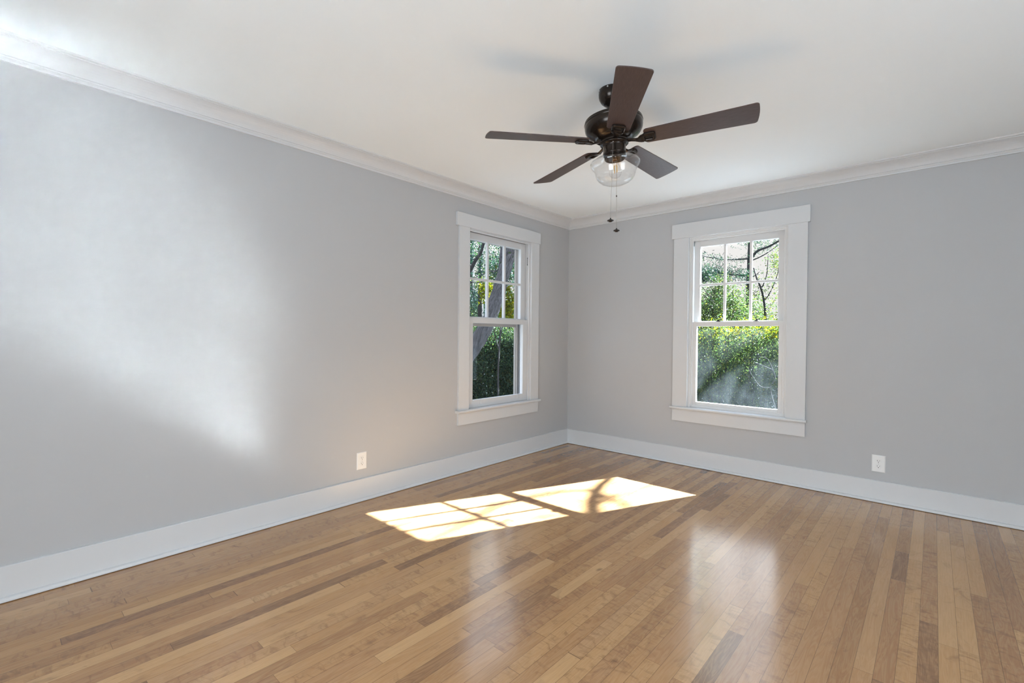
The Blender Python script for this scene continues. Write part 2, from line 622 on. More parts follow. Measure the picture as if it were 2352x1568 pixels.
def sash(name, root, mat, hw, w0, w1, z0, z1, gl, gr, gz0, gz1, glass, munt=None, gname='glass_pane'):
    s = obj(name, boxes((-hw, gl, w0, w1, z0, z1), (gr, hw, w0, w1, z0, z1),
                        (gl, gr, w0, w1, z0, gz0), (gl, gr, w0, w1, gz1, z1)), mat, root, 0.0015)
    wm = w0 + (w1 - w0) * 0.5
    # glazing bead
    if munt is None:
        obj(gname, boxes((gl - 0.004, gr + 0.004, wm - 0.002, wm + 0.002, gz0 - 0.004, gz1 + 0.004)), glass, s)
    else:
        us, vs_, mw = munt
        ue = [gl] + us + [gr]
        ve = [gz0] + vs_ + [gz1]
        for i in range(len(ue) - 1):
            for j in range(len(ve) - 1):
                obj(gname, boxes((ue[i] - 0.002, ue[i + 1] + 0.002, wm - 0.002, wm + 0.002, ve[j] - 0.002, ve[j + 1] + 0.002)), glass, s)
        for u in us:
            obj('muntin', boxes((u - mw / 2, u + mw / 2, w0 + 0.004, w1 - 0.004, gz0, gz1)), mat, s, 0.003)
        for v in vs_:
            obj('muntin', boxes((gl, gr, w0 + 0.005, w1 - 0.005, v - mw / 2, v + mw / 2)), mat, s, 0.003)
    return s


# ---- right window (newer white replacement sashes)
c = 1.738
w2 = tag(empty('window_2', (c, 0, 0)), 'white double hung window in the right wall, dusty lower pane', kind='structure')
casing(w2, None, 0.4005, 2.087, 2.2198, 1.2011 - c, 2.2753 - c, 1.1817 - c, 2.2902 - c, 0.535)
stool_and_apron(w2, 1.186 - c, 2.287 - c, 0.5355, 1.2005 - c, 2.275 - c, 0.4027, 0.02)
hw = 0.402
# lining of the opening and the two stepped stops
ln = [(-hw, -hw + 0.011, 0.002, TR, 0.536, 2.087), (hw - 0.011, hw, 0.002, TR, 0.536, 2.087), (-hw + 0.011, hw - 0.011, 0.002, TR, 2.076, 2.087), (-hw, hw, 0.002, TR + 0.03, 0.515, 0.536)]
obj('jamb', boxes(*ln), M['vinyl'], w2, 0.0012)
st = []
for d_, a_, b_ in ((0.011, 0.006, 0.02), (0.022, 0.014, 0.026)):
    st += [(-hw + d_, -hw + d_ + 0.011, a_, b_, 0.536, 2.087 - d_), (hw - d_ - 0.011, hw - d_, a_, b_, 0.536, 2.087 - d_),
           (-hw + d_ + 0.011, hw - d_ - 0.011, a_, b_, 2.087 - d_ - 0.011, 2.087 - d_)]
st.append((-hw + 0.011, hw - 0.011, 0.022, 0.075, 0.536, 0.561))
st += [(-hw + 0.011, -hw + 0.022, 0.105, TR, 0.536, 2.07), (hw - 0.022, hw - 0.011, 0.105, TR, 0.536, 2.045), (-hw + 0.011, hw - 0.011, 0.105, TR, 2.045, 2.0758)]
obj('stop_bead', boxes(*st), M['vinyl'], w2, 0.002)
up = sash('upper_sash', w2, M['vinyl'], 0.376, 0.070, 0.104, 1.295, 2.062, 1.413 - c, 2.053 - c, 1.326, 2.005, M['glass'],
          ([1.6265 - c, 1.8395 - c], [1.655], 0.0195))
lo = sash('lower_sash', w2, M['vinyl'], 0.379, 0.030, 0.066, 0.5605, 1.318, 1.401 - c, 2.0715 - c, 0.588, 1.276, M['dusty_glass'])
# two cam locks on the meeting rail, two tilt latches on the upper stiles
for u in (1.585, 1.898):
    bm = bmesh.new()
    lathe(bm, [(0.0, 1.3182), (0.017, 1.3182), (0.017, 1.324), (0.012, 1.329), (0.006, 1.333), (0.0, 1.333)], 20, (u - c, 0.050))
    box(bm, u - c - 0.004, u - c + 0.030, 0.040, 0.050, 1.331, 1.336)
    o_ = obj('sash_lock', bm, M['fob'], lo)
    tag(o_, 'dark metal sash lock')
for u in (-0.352, 0.352):
    obj('vent_latch', boxes((u - 0.006, u + 0.006, 0.0675, 0.0705, 1.345, 1.40)), M['vinyl'], up, 0.001)
# outside face of the right wall window
obj('exterior_casing', boxes((-hw - 0.09, -hw, TR, TR + 0.025, 0.5, 2.19), (hw, hw + 0.09, TR, TR + 0.025, 0.5, 2.19),
                             (-hw, hw, TR, TR + 0.025, 2.087, 2.19), (-hw - 0.1, hw + 0.1, TR, TR + 0.06, 0.47, 0.514)), M['trim'], w2)

# ---- left window (older painted wooden sashes with a storm window outside)
c = -1.0855
w1 = tag(empty('window_1', (0, c, 0), PI / 2), 'white double hung window in the left wall, tree trunk behind it', kind='structure')
casing(w1, None, 0.4215, 2.107, 2.2193, -1.6251 - c, -0.5457 - c, -1.6551 - c, -0.5298 - c, 0.535)
stool_and_apron(w1, -1.647 - c, -0.531 - c, 0.5355, -1.6265 - c, -0.5457 - c, 0.4075, 0.02)
hw = 0.423
ln = [(-hw, -hw + 0.006, 0.0, T, 0.535, 2.105), (hw - 0.006, hw, 0.0, T, 0.535, 2.105), (-hw + 0.006, hw - 0.006, 0.0, T, 2.099, 2.105), (-hw + 0.006, hw - 0.006, 0.0, T + 0.03, 0.515, 0.5355)]
obj('jamb', boxes(*ln), M['trim'], w1)
st = [(-hw + 0.006, -hw + 0.017, 0.003, 0.019, 0.5355, 2.099), (hw - 0.017, hw - 0.006, 0.003, 0.019, 0.5355, 2.099), (-hw + 0.017, hw - 0.017, 0.003, 0.019, 2.088, 2.099),
      (-hw + 0.006, -hw + 0.018, 0.098, 0.125, 0.5355, 2.099), (hw - 0.018, hw - 0.006, 0.098, 0.125, 0.5355, 2.099), (-hw + 0.018, hw - 0.018, 0.098, 0.125, 2.07, 2.099)]
obj('stop_bead', boxes(*st), M['trim'], w1, 0.002)
up = sash('upper_sash', w1, M['trim'], 0.413, 0.058, 0.094, 1.300, 2.094, -0.345, 0.345, 1.345, 2.035, M['glass'],
          ([-0.115, 0.115], [1.685], 0.021))
lo = sash('lower_sash', w1, M['trim'], 0.411, 0.020, 0.056, 0.5365, 1.334, -0.340, 0.340, 0.602, 1.289, M['glass'])
for v in (-0.24, 0.27):
    bm = boxes((v - 0.008, v + 0.008, 0.014, 0.0205, 0.560, 0.606))
    obj('sash_lift', bm, M['trim'], lo, 0.002)
# dark keyhole shaped latch in the right jamb
bm = bmesh.new()
for z_, r_ in ((1.956, 0.0045), (1.888, 0.0045)):
    bmesh.ops.create_uvsphere(bm, u_segments=10, v_segments=6, radius=r_, matrix=Matrix.Translation((0.4165, 0.034, z_)))
box(bm, 0.4155, 0.4172, 0.0325, 0.0355, 1.888, 1.956)
tag(obj('jamb_latch', bm, M['slot'], w1), 'small dark latch slot')
# aluminium storm window
sf = [(-0.405, -0.357, 0.130, 0.158, 0.536, 2.099), (0.357, 0.405, 0.130, 0.158, 0.536, 2.099), (-0.357, 0.357, 0.130, 0.158, 2.046, 2.099),
      (-0.357, 0.357, 0.130, 0.158, 0.536, 0.556), (-0.357, 0.357, 0.134, 0.154, 1.262, 1.292),
      (0.362, 0.372, 0.112, 0.132, 0.536, 2.05), (0.384, 0.392, 0.118, 0.132, 0.536, 2.05)]
tag(obj('storm_frame', boxes(*sf), M['storm'], w1, 0.002), 'greyish aluminium storm frame')
obj('exterior_casing', boxes((-hw - 0.09, -hw, T, T + 0.025, 0.5, 2.2), (hw, hw + 0.09, T, T + 0.025, 0.5, 2.2),
                             (-hw, hw, T, T + 0.025, 2.105, 2.2), (-hw - 0.1, hw + 0.1, T, T + 0.06, 0.47, 0.514)), M['trim'], w1)


# ------------------------------------------------------------------ wall outlets
def outlet(loc, rz, w, h, label):
    root = tag(empty('wall_outlet', loc, rz), label, 'outlet', 'duplex outlets low on the walls')
    bm = bmesh.new()
    pw, ph = w / 2, h / 2
    a = [bm.verts.new(p) for p in ((-pw, 0, -ph), (pw, 0, -ph), (pw, 0, ph), (-pw, 0, ph))]
    b = [bm.verts.new(p) for p in ((-pw, -0.0025, -ph), (pw, -0.0025, -ph), (pw, -0.0025, ph), (-pw, -0.0025, ph))]
    i = 0.005
    d = [bm.verts.new(p) for p in ((-pw + i, -0.0065, -ph + i), (pw - i, -0.0065, -ph + i), (pw - i, -0.0065, ph - i), (-pw + i, -0.0065, ph - i))]
    for A, B in ((a, b), (b, d)):
        for k in range(4):
            bm.faces.new((A[k], A[(k + 1) % 4], B[(k + 1) % 4], B[k]))
    bm.faces.new(d)
    bm.faces.new(a)
    obj('cover_plate', bm, M['plate'], root, 0.001)
    for s in (-1, 1):
        zc = s * 0.0195
        bm = bmesh.new()
        n = 40
        ring0, ring1 = [], []
        for k in range(n):
            an = 2 * PI * k / n
            x = max(-0.0165, min(0.0165, 0.0175 * math.cos(an)))
            z = max(-0.0142, min(0.0142, 0.0175 * math.sin(an)))
            ring0.append(bm.verts.new((x, -0.006, zc + z)))
            ring1.append(bm.verts.new((x * 0.95, -0.0088, zc + z * 0.95)))
        for k in range(n):
            bm.faces.new((ring0[k], ring0[(k + 1) % n], ring1[(k + 1) % n], ring1[k]))
        bm.faces.new(ring1)
        rc = obj('receptacle', bm, M['plate'], root)
        bm = boxes((-0.0075, -0.0053, -0.0093, -0.0085, zc - 0.001, zc + 0.0078), (0.0053, 0.0073, -0.0093, -0.0085, zc, zc + 0.0068))
        g = bmesh.ops.create_cone(bm, cap_ends=True, segments=16, radius1=0.0026, radius2=0.0026, depth=0.0008,
                                  matrix=Matrix.Translation((0, -0.0089, zc - 0.0072)) @ Matrix.Rotation(PI / 2, 4, 'X'))
        tag(obj('slots', bm, M['slot'], rc), 'dark plug slots')
    bm = bmesh.new()
    bmesh.ops.create_uvsphere(bm, u_segments=12, v_segments=8, radius=0.003, matrix=Matrix.Translation((0, -0.0062, 0)) @ Matrix.Diagonal((1, 0.4, 1, 1)))
    obj('screw', bm, M['screw'], root, smooth=True)
    return root


outlet((0, -2.5237, 0.281), PI / 2, 0.0775, 0.1225, 'white duplex outlet on the left wall, low, nearer the camera than the window')
outlet((2.7352, 0, 0.2757), 0, 0.0802, 0.1225, 'white duplex outlet on the right wall, low, to the right of the window')

# ------------------------------------------------------------------ ceiling fan
FS = 0.975
EYE = Vector(CAM)
FP = EYE + (Vector((1.75417, -2.10140, 2.19556)) - EYE) * FS
TILT = Matrix.Rotation(0.01798, 4, 'X') @ Matrix.Rotation(-0.04800, 4, 'Y')
fan = tag(empty('ceiling_fan', (FP.x, FP.y, FP.z)), 'dark bronze five blade ceiling fan with clear glass light, hanging from the ceiling', 'ceiling fan')
FW = Matrix.Translation(FP) @ TILT @ Matrix.Scale(FS, 4)
fan.matrix_world = FW
# canopy stays flat on the ceiling, so undo the tilt for it
bm = bmesh.new()
lathe(bm, [(0.0, 0.0), (0.066, 0.0), (0.069, -0.003), (0.069, -0.030), (0.066, -0.046), (0.056, -0.064), (0.040, -0.078), (0.024, -0.085), (0.0, -0.086)], 40)
cn = obj('canopy', bm, M['bronze'], fan, smooth=True)
ax = TILT.to_3x3() @ Vector((0, 0, 1))
px = FP + ax * ((H - FP.z) / ax.z)
cn.matrix_local = FW.inverted() @ Matrix.Translation((px.x, px.y, H - 0.0005)) @ Matrix.Scale(FS, 4)
for a_ in (3.4, 4.0, 4.9):
    bm = bmesh.new()
    bmesh.ops.create_uvsphere(bm, u_segments=10, v_segments=6, radius=0.0042,
                              matrix=Matrix.Translation((0.069 * math.cos(a_), 0.069 * math.sin(a_), -0.010)))
    obj('screw', bm, M['screw'], cn, smooth=True)
bm = bmesh.new()
lathe(bm, [(0, 0.22), (0.0105, 0.22), (0.0105, 0.12), (0, 0.12)], 20)
obj('downrod', bm, M['bronze'], fan, smooth=True)
bm = bmesh.new()
lathe(bm, [(0, 0.140), (0.022, 0.140), (0.026, 0.130), (0.06, 0.128), (0.110, 0.125), (0.138, 0.120), (0.1465, 0.115), (0.149, 0.1105), (0.1460, 0.108),
           (0.1505, 0.105), (0.1515, 0.099), (0.1485, 0.096), (0.1500, 0.093), (0.1500, 0.082), (0.148, 0.068), (0.142, 0.054), (0.133, 0.043), (0.121, 0.034),
           (0.110, 0.027), (0.106, 0.0235), (0.104, 0.022), (0.098, 0.018), (0.085, 0.012), (0.0, 0.010)], 64)
mh = obj('motor_housing', bm, M['bronze'], fan, smooth=True)
bm = bmesh.new()
lathe(bm, [(0, 0.012), (0.070, 0.012), (0.072, 0.006), (0.072, -0.002), (0, -0.002)], 48)
obj('flywheel', bm, M['bronze'], fan, smooth=False)
bm = bmesh.new()
lathe(bm, [(0, -0.002), (0.064, -0.002), (0.073, -0.006), (0.0735, -0.010), (0.068, -0.014), (0.060, -0.017), (0.0585, -0.024), (0.0585, -0.055), (0.060, -0.058),
           (0.060, -0.066), (0.0, -0.066)], 48)
obj('switch_housing', bm, M['bronze'], fan, smooth=True)
# fitter, socket and bulb
bm = bmesh.new()
lathe(bm, [(0.050, -0.066), (0.0535, -0.068), (0.0535, -0.086), (0.050, -0.090), (0.046, -0.089), (0.044, -0.072), (0.0, -0.070)], 48)
obj('light_fitter', bm, M['bronze'], fan, smooth=True)
bm = bmesh.new()
lathe(bm, [(0, -0.070), (0.016, -0.070), (0.0165, -0.094), (0.0135, -0.098), (0, -0.098)], 24)
bs = obj('bulb_socket', bm, M['copper'], fan, smooth=True)


def glass_part(name, prof, parent, thick=0.0022, n=64):
    bm = bmesh.new()
    lathe(bm, prof, n)
    return obj(name, bm, M['shade_glass'], parent, smooth=True)


shade = glass_part('glass_shade', [(0.0545, -0.064), (0.0565, -0.070), (0.064, -0.0765), (0.079, -0.082), (0.097, -0.0885), (0.114, -0.0955), (0.124, -0.1025), (0.1285, -0.110),
                                   (0.1275, -0.118), (0.122, -0.1275), (0.1145, -0.137), (0.1085, -0.147), (0.1055, -0.157), (0.103, -0.169), (0.098, -0.183), (0.088, -0.196),
                                   (0.073, -0.2075), (0.054, -0.2155), (0.032, -0.2195), (0.0, -0.2205)], fan)
so = shade.modifiers.new('thickness', 'SOLIDIFY')
so.thickness = 0.003
so.offset = -1
bulb = glass_part('light_bulb', [(0.0135, -0.096), (0.0145, -0.104), (0.0185, -0.116), (0.0255, -0.130), (0.0305, -0.143), (0.0325, -0.155), (0.0305, -0.168),
                                 (0.024, -0.178), (0.013, -0.1845), (0.0, -0.1865)], fan, n=32)
for k in range(2):
    bm = bmesh.new()
    xx = 0.0075 * (1 if k else -1)
    tube(bm, [(xx * 0.6, 0.004, -0.118), (xx, 0.004, -0.126), (xx, 0.004, -0.158)], 0.0022, 0.0022, 8, 3)
    tag(obj('filament', bm, M['filament'], bulb), 'amber filament')
# blades and irons
TH, RB = 5.34629, 0.676


def blade_bm():
    bm = bmesh.new()
    r0, r1, h0, h1 = 0.150, RB, 0.0575, 0.0735
    pts = []

    def corner(cx_, cy_, rad, a0, a1, n=6):
        for i in range(n + 1):
            a = a0 + (a1 - a0) * i / n
            pts.append((cx_ + rad * math.cos(a), cy_ + rad * math.sin(a)))
    rad = 0.016
    corner(r1 - rad, -h1 + rad, rad, -PI / 2, 0)
    for i in range(1, 6):
        s_ = -h1 + rad + (2 * (h1 - rad)) * i / 6
        pts.append((r1 + 0.004 * (1 - (s_ / (h1 - rad)) ** 2), s_))
    corner(r1 - rad, h1 - rad, rad, 0, PI / 2)
    corner(r0 + 0.022, h0 - 0.018, 0.018, PI / 2, PI)
    corner(r0 + 0.022, -h0 + 0.018, 0.018, PI, 1.5 * PI)
    t = 0.0055
    lo_ = [bm.verts.new((x, y, 0.0)) for x, y in pts]
    hi_ = [bm.verts.new((x, y, t)) for x, y in pts]
    n = len(pts)
    bm.faces.new(lo_)
    bm.faces.new(hi_)
    for k in range(n):
        bm.faces.new((lo_[k], lo_[(k + 1) % n], hi_[(k + 1) % n], hi_[k]))
    return bm


def iron_bm():
    """arm from the flywheel to a pad with a rectangular loop under the blade root"""
    bm = bmesh.new()
    # outline half widths of the arm along r, swept as a bar with rounded section
    st = [(0.060, 0.014, 0.002), (0.085, 0.013, 0.000), (0.108, 0.012, -0.006), (0.122, 0.016, -0.010), (0.136, 0.029, -0.0075), (0.150, 0.0335, -0.006)]
    prev = None
    for r, w, z in st:
        ring = [bm.verts.new((r, y, zz)) for y, zz in ((-w, z - 0.003), (-w * 0.7, z - 0.007), (w * 0.7, z - 0.007), (w, z - 0.003), (w, z + 0.001), (-w, z + 0.001))]
        if prev:
            for k in range(6):
                bm.faces.new((prev[k], prev[(k + 1) % 6], ring[(k + 1) % 6], ring[k]))
        else:
            bm.faces.new(ring)
        prev = ring
    bm.faces.new(prev)
    # pad: rounded frame around a rectangular hole
    x0, x1, w = 0.146, 0.210, 0.0335
    hx0, hx1, hw_ = 0.158, 0.193, 0.0155

    def rr(a, b, c_, rad, n=5):
        out = []
        for cx_, cy_, s in ((b - rad, -c_ + rad, -PI / 2), (b - rad, c_ - rad, 0), (a + rad, c_ - rad, PI / 2), (a + rad, -c_ + rad, PI)):
            for i in range(n + 1):
                an = s + PI / 2 * i / n
                out.append((cx_ + rad * math.cos(an), cy_ + rad * math.sin(an)))
        return out
    O, I = rr(x0, x1, w, 0.016), rr(hx0, hx1, hw_, 0.004)
    O2 = rr(x0 + 0.004, x1 - 0.004, w - 0.004, 0.013)
    I2 = rr(hx0 - 0.003, hx1 + 0.003, hw_ + 0.003, 0.005)
    zt, zm, zb = -0.0005, -0.008, -0.0125
    L = [[bm.verts.new((x, y, z)) for x, y in P] for P, z in ((O, zt), (O, zm), (O2, zb), (I2, zb), (I, zm), (I, zt))]
    n = len(O)
    for q in range(6):
        A, B = L[q], L[(q + 1) % 6]
        for k in range(n):
            bm.faces.new((A[k], A[(k + 1) % n], B[(k + 1) % n], B[k]))
    # recessed plate filling the loop from above
    return bm


def iron_recess_bm():
    return boxes((0.156, 0.195, -0.0175, 0.0175, -0.003, -0.0008))


proto = None
for k in range(5):
    rot = Matrix.Rotation(TH + k * 2 * PI / 5, 4, 'Z')
    pit = Matrix.Rotation(-math.radians(12), 4, 'X')
    if k == 0:
        bl = obj('fan_blade', blade_bm(), M['blade'], fan, 0.0012)
        ir = obj('blade_iron', iron_bm(), M['bronze'], fan)
        rc = obj('recess', iron_recess_bm(), M['slot'], ir)
        ir.modifiers.new('bevel', 'BEVEL').width = 0.0012
        proto = (bl, ir, rc)
    else:
        bl, ir = proto[0].copy(), proto[1].copy()
        C.objects.link(bl)
        C.objects.link(ir)
        rc = proto[2].copy()
        C.objects.link(rc)
        rc.parent = ir
    bl.matrix_local = rot @ pit
    ir.matrix_local = rot @ pit
# pull chains
FI = FW.inverted()


def pull_chain(a, b, fob, label, conn=None):
    bm = bmesh.new()
    a, b = EYE + (Vector(a) - EYE) * FS, EYE + (Vector(b) - EYE) * FS
    n = int((b - a).length / 0.0046)
    for i in range(n + 1):
        p = a.lerp(b, i / n)
        bmesh.ops.create_icosphere(bm, subdivisions=1, radius=0.0015, matrix=Matrix.Translation(FI @ p))
    tube(bm, [FI @ a, FI @ b], 0.0005, 0.0005, 5, 1)
    ch = obj('pull_chain', bm, M['chain'], fan)
    bm = bmesh.new()
    lathe(bm, [(0, 0.0105), (0.0025, 0.010), (0.004, 0.004), (0.0115, 0.001), (0.0160, -0.0015), (0.0165, -0.0035), (0.0150, -0.0055), (0.009, -0.0065), (0.0085, -0.009), (0.006, -0.0105), (0, -0.011)], 24)
    f = obj('chain_fob', bm, M['fob'], ch, smooth=True)
    f.matrix_local = FI @ Matrix.Translation(b + Vector((0, 0, -0.010)))
    if conn is not None:
        bm = bmesh.new()
        bmesh.ops.create_uvsphere(bm, u_segments=10, v_segments=8, radius=0.0032, matrix=Matrix.Translation(FI @ a.lerp(b, conn)) @ Matrix.Diagonal((1, 1, 1.7, 1)))
        obj('connector', bm, M['fob'], ch, smooth=True)
    bm = bmesh.new()
    bmesh.ops.create_uvsphere(bm, u_segments=10, v_segments=8, radius=0.0042, matrix=Matrix.Translation(FI @ a))
    obj('eyelet', bm, M['screw'], ch, smooth=True)


pull_chain((1.7780, -2.1540, 2.1805), (1.7719, -2.1612, 1.7875), 0, '')
pull_chain((1.7390, -2.0480, 2.1712), (1.7505, -2.0601, 1.7565), 0, '', 0.585)

# ------------------------------------------------------------------ outdoors
GZ = -0.95
tag(obj('ground', boxes((-60, 60, -40, 70, GZ - 0.3, GZ)), M['ground']), kind='structure')


def leaves_mesh(name, centers, size, mat, parent, seed, aspect=0.5, droop=0.0, jitter=0.35):
    rng = np.random.default_rng(seed)
    n = len(centers)
    P = np.asarray(centers, float)
    d = rng.normal(size=(n, 3))
    d[:, 2] -= droop
    d /= np.linalg.norm(d, axis=1)[:, None]
    q = rng.normal(size=(n, 3))
    s = np.cross(d, q)
    s /= np.linalg.norm(s, axis=1)[:, None]
    nn = np.cross(d, s)
    L = size * (1 + rng.uniform(-jitter, jitter, n))[:, None]
    Wd = L * aspect * 0.5
    up = nn * L * 0.07
    v = [P - d * L * 0.5, P - d * L * 0.16 + s * Wd * 0.9 + up, P + d * L * 0.18 + s * Wd * 0.75 + up, P + d * L * 0.5,
         P + d * L * 0.18 - s * Wd * 0.75 + up, P - d * L * 0.16 - s * Wd * 0.9 + up]
    V = np.stack(v, 1).reshape(-1, 3)
    me = bpy.data.meshes.new(name)
    me.vertices.add(6 * n)
    me.vertices.foreach_set('co', V.ravel())
    tri = np.array([[0, 1, 5], [1, 2, 4], [1, 4, 5], [2, 3, 4]])
    idx = (np.arange(n)[:, None, None] * 6 + tri[None]).ravel().astype(np.int32)
    me.loops.add(len(idx))
    me.loops.foreach_set('vertex_index', idx)
    me.polygons.add(4 * n)
    me.polygons.foreach_set('loop_start', np.arange(0, 12 * n, 3, dtype=np.int32))
    me.update(calc_edges=True)
    me.validate()
    me.materials.append(mat)
    o = bpy.data.objects.new(name, me)
    link(o, parent)
    return o


def blob(rng, c, r, n, shell=0.55, clump=0, cs=0.12):
    """points in an ellipsoid, denser near the skin, optionally clumped"""
    d = rng.normal(size=(n, 3))
    d /= np.linalg.norm(d, axis=1)[:, None]
    rad = shell + (1 - shell) * rng.random(n) ** 0.6
    p = np.array(c) + d * rad[:, None] * np.array(r)
    if clump:
        k = rng.integers(0, clump, n)
        cen = p[:clump]
        p = cen[k] + rng.normal(size=(n, 3)) * cs
    return p


def stems(bm, base, top_r, h, n, rnd, r0=0.018):
    for _ in range(n):
        a = rnd.uniform(0, 2 * PI)
        x, y, z = base
        bx, by = x + rnd.uniform(-0.25, 0.25), y + rnd.uniform(-0.25, 0.25)
        tx, ty = x + top_r * math.cos(a) * rnd.random(), y + top_r * math.sin(a) * rnd.random()
        tube(bm, [(bx, by, z), ((bx * 2 + tx) / 3 + rnd.uniform(-.06, .06), (by * 2 + ty) / 3 + rnd.uniform(-.06, .06), z + h * 0.35), (tx, ty, z + h * 0.9)],
             r0 * rnd.uniform(0.7, 1.3), r0 * 0.35, 6, 3)


def shrub(x, y, r, h, n, size, mat, label, seed, group, yellow=0.0):
    rng = np.random.default_rng(seed)
    rnd = random.Random(seed)
    root = tag(empty('shrub', (x, y, GZ)), label, 'shrub', group)
    bm = bmesh.new()
    stems(bm, (0, 0, -0.02), r * 0.7, h, 9, rnd)
    obj('stem', bm, M['bark_dark'], root, smooth=True)
    pts = np.concatenate([blob(rng, (0, 0, h * 0.52), (r, r, h * 0.52), n, 0.45, max(20, n // 45), 0.085),
                          blob(rng, (0, 0, h * 0.50), (r, r, h * 0.5), n, 0.3)])
    pts = pts[pts[:, 2] > 0.02]
    leaves_mesh('foliage', pts, size, mat, root, seed + 1, 0.5)
    return root


def tree(name, loc, trunks, mat, foli, label, cat, group=None):
    """trunks: list of (points, r0, r1); foli: list of (name, points, size, material, aspect)"""
    root = tag(empty(name, loc), label, cat, group)
    L = Vector(loc)
    bm = bmesh.new()
    rnd = random.Random(len(trunks) * 7 + int(abs(loc[0]) * 100))
    for pts, r0, r1 in trunks:
        tube(bm, [Vector(p) - L for p in pts], r0, r1, 14 if r0 > 0.06 else 7, 5, 0.07 if r0 > 0.1 else 0.04, rnd)
    obj('trunk', bm, mat, root, smooth=True)
    for i, (fn, P, size, m, asp) in enumerate(foli):
        leaves_mesh(fn, np.asarray(P) - np.array(loc), size, m, root, 900 + i + int(abs(loc[1]) * 50), asp)
    return root


rng = np.random.default_rng(5)


def along(pts, spread, n, rng_, taper=0.0):
    """leaf points scattered round a limb"""
    P = np.array([tuple(p) for p in catmull(pts, 8)])
    t = rng_.random(n) * (len(P) - 1)
    i = np.minimum(t.astype(int), len(P) - 2)
    f = (t - i)[:, None]
    base = P[i] * (1 - f) + P[i + 1] * f
    return base + rng_.normal(size=(n, 3)) * np.array(spread)


# ---- behind the left window: the big leaning tree
trunk = [(-4.55, 1.05, GZ - 0.1), (-4.1, 1.2, -0.55), (-3.67, 1.30, 0.02), (-3.37, 1.40, 0.55), (-3.10, 1.48, 0.94), (-2.90, 1.53, 1.21), (-2.73, 1.57, 1.52), (-2.65, 1.62, 1.78), (-2.61, 1.66, 2.05)]
forkL = [(-2.76, 1.56, 1.50), (-2.68, 1.66, 1.85), (-2.66, 1.74, 2.18), (-2.72, 1.85, 2.57), (-2.83, 2.02, 3.0), (-3.05, 2.37, 3.8)]
forkR = [(-2.66, 1.62, 1.80), (-2.52, 1.64, 2.18), (-2.40, 1.63, 2.43), (-2.34, 1.65, 2.65), (-2.22, 1.63, 2.93), (-2.08, 1.63, 3.6)]
twig = [(-2.66, 1.76, 2.36), (-2.81, 1.76, 2.32), (-3.12, 1.89, 2.35), (-3.55, 1.9, 2.25)]
canopy_l = np.concatenate([along(forkL[2:], (0.25, 0.25, 0.2), 260, rng), along(twig, (0.1, 0.1, 0.08), 130, rng)])
tree('leaning_tree', (-4.55, 1.05, GZ), [(trunk[:7] + forkR[1:], 0.185, 0.072), (forkL, 0.085, 0.05), (twig, 0.014, 0.006)], M['bark'],
     [('foliage', canopy_l, 0.048, M['leaf_mid'], 0.5)], 'large leaning tree with furrowed grey forked trunk behind the left window', 'tree')
# dark branch tree left of it
br = [(-4.9, 1.6, GZ), (-4.5, 1.9, 0.8), (-4.08, 2.1, 2.22), (-3.88, 2.15, 2.47), (-3.73, 2.15, 2.65), (-3.65, 2.22, 2.8), (-3.5, 2.23, 3.2)]
br2 = [(-3.78, 2.15, 2.6), (-3.66, 2.13, 2.72), (-3.55, 2.1, 2.95)]
br3 = [(-4.0, 2.12, 2.30), (-3.8, 2.25, 2.22), (-3.5, 2.35, 2.30), (-3.3, 2.4, 2.42)]
tree('slender_tree', (-4.9, 1.6, GZ), [(br, 0.055, 0.035), (br2, 0.012, 0.006), (br3, 0.012, 0.005)], M['bark_dark'],
     [('foliage', np.concatenate([blob(rng, (-4.0, 2.4, 3.2), (0.6, 0.6, 0.4), 500, 0.2, 30, 0.1), along(br3, (0.12, 0.12, 0.1), 120, rng)]), 0.05, M['leaf_dark'], 0.5)],
     'slender dark tree leaning beside the big furrowed trunk, left window', 'tree')
# yellow leaved sapling
yp = np.concatenate([blob(rng, (-3.68, 2.46, 2.03), (0.16, 0.12, 0.20), 260, 0.1, 40, 0.05), blob(rng, (-3.15, 2.52, 1.72), (0.17, 0.14, 0.26), 420, 0.1, 50, 0.05),
                     blob(rng, (-3.19, 2.49, 2.06), (0.08, 0.08, 0.07), 60, 0.1, 12, 0.04), blob(rng, (-4.0, 2.65, 2.1), (0.12, 0.1, 0.22), 150, 0.1, 24, 0.05)])
tree('sapling', (-3.5, 2.6, GZ), [([(-3.5, 2.6, GZ), (-3.48, 2.56, 0.5), (-3.4, 2.52, 1.6), (-3.66, 2.47, 2.1)], 0.022, 0.008), ([(-3.45, 2.54, 1.1), (-3.25, 2.52, 1.6), (-3.15, 2.5, 2.0)], 0.012, 0.005),
                                  ([(-3.46, 2.55, 0.9), (-3.8, 2.62, 1.6), (-4.05, 2.66, 2.2)], 0.012, 0.005)], M['bark_dark'],
     [('foliage', np.repeat(yp, 2, 0) + rng.normal(size=(len(yp) * 2, 3)) * 0.03, 0.055, M['leaf_yellow'], 0.6)], 'young tree with bright yellow green leaves behind the leaning trunk', 'tree')
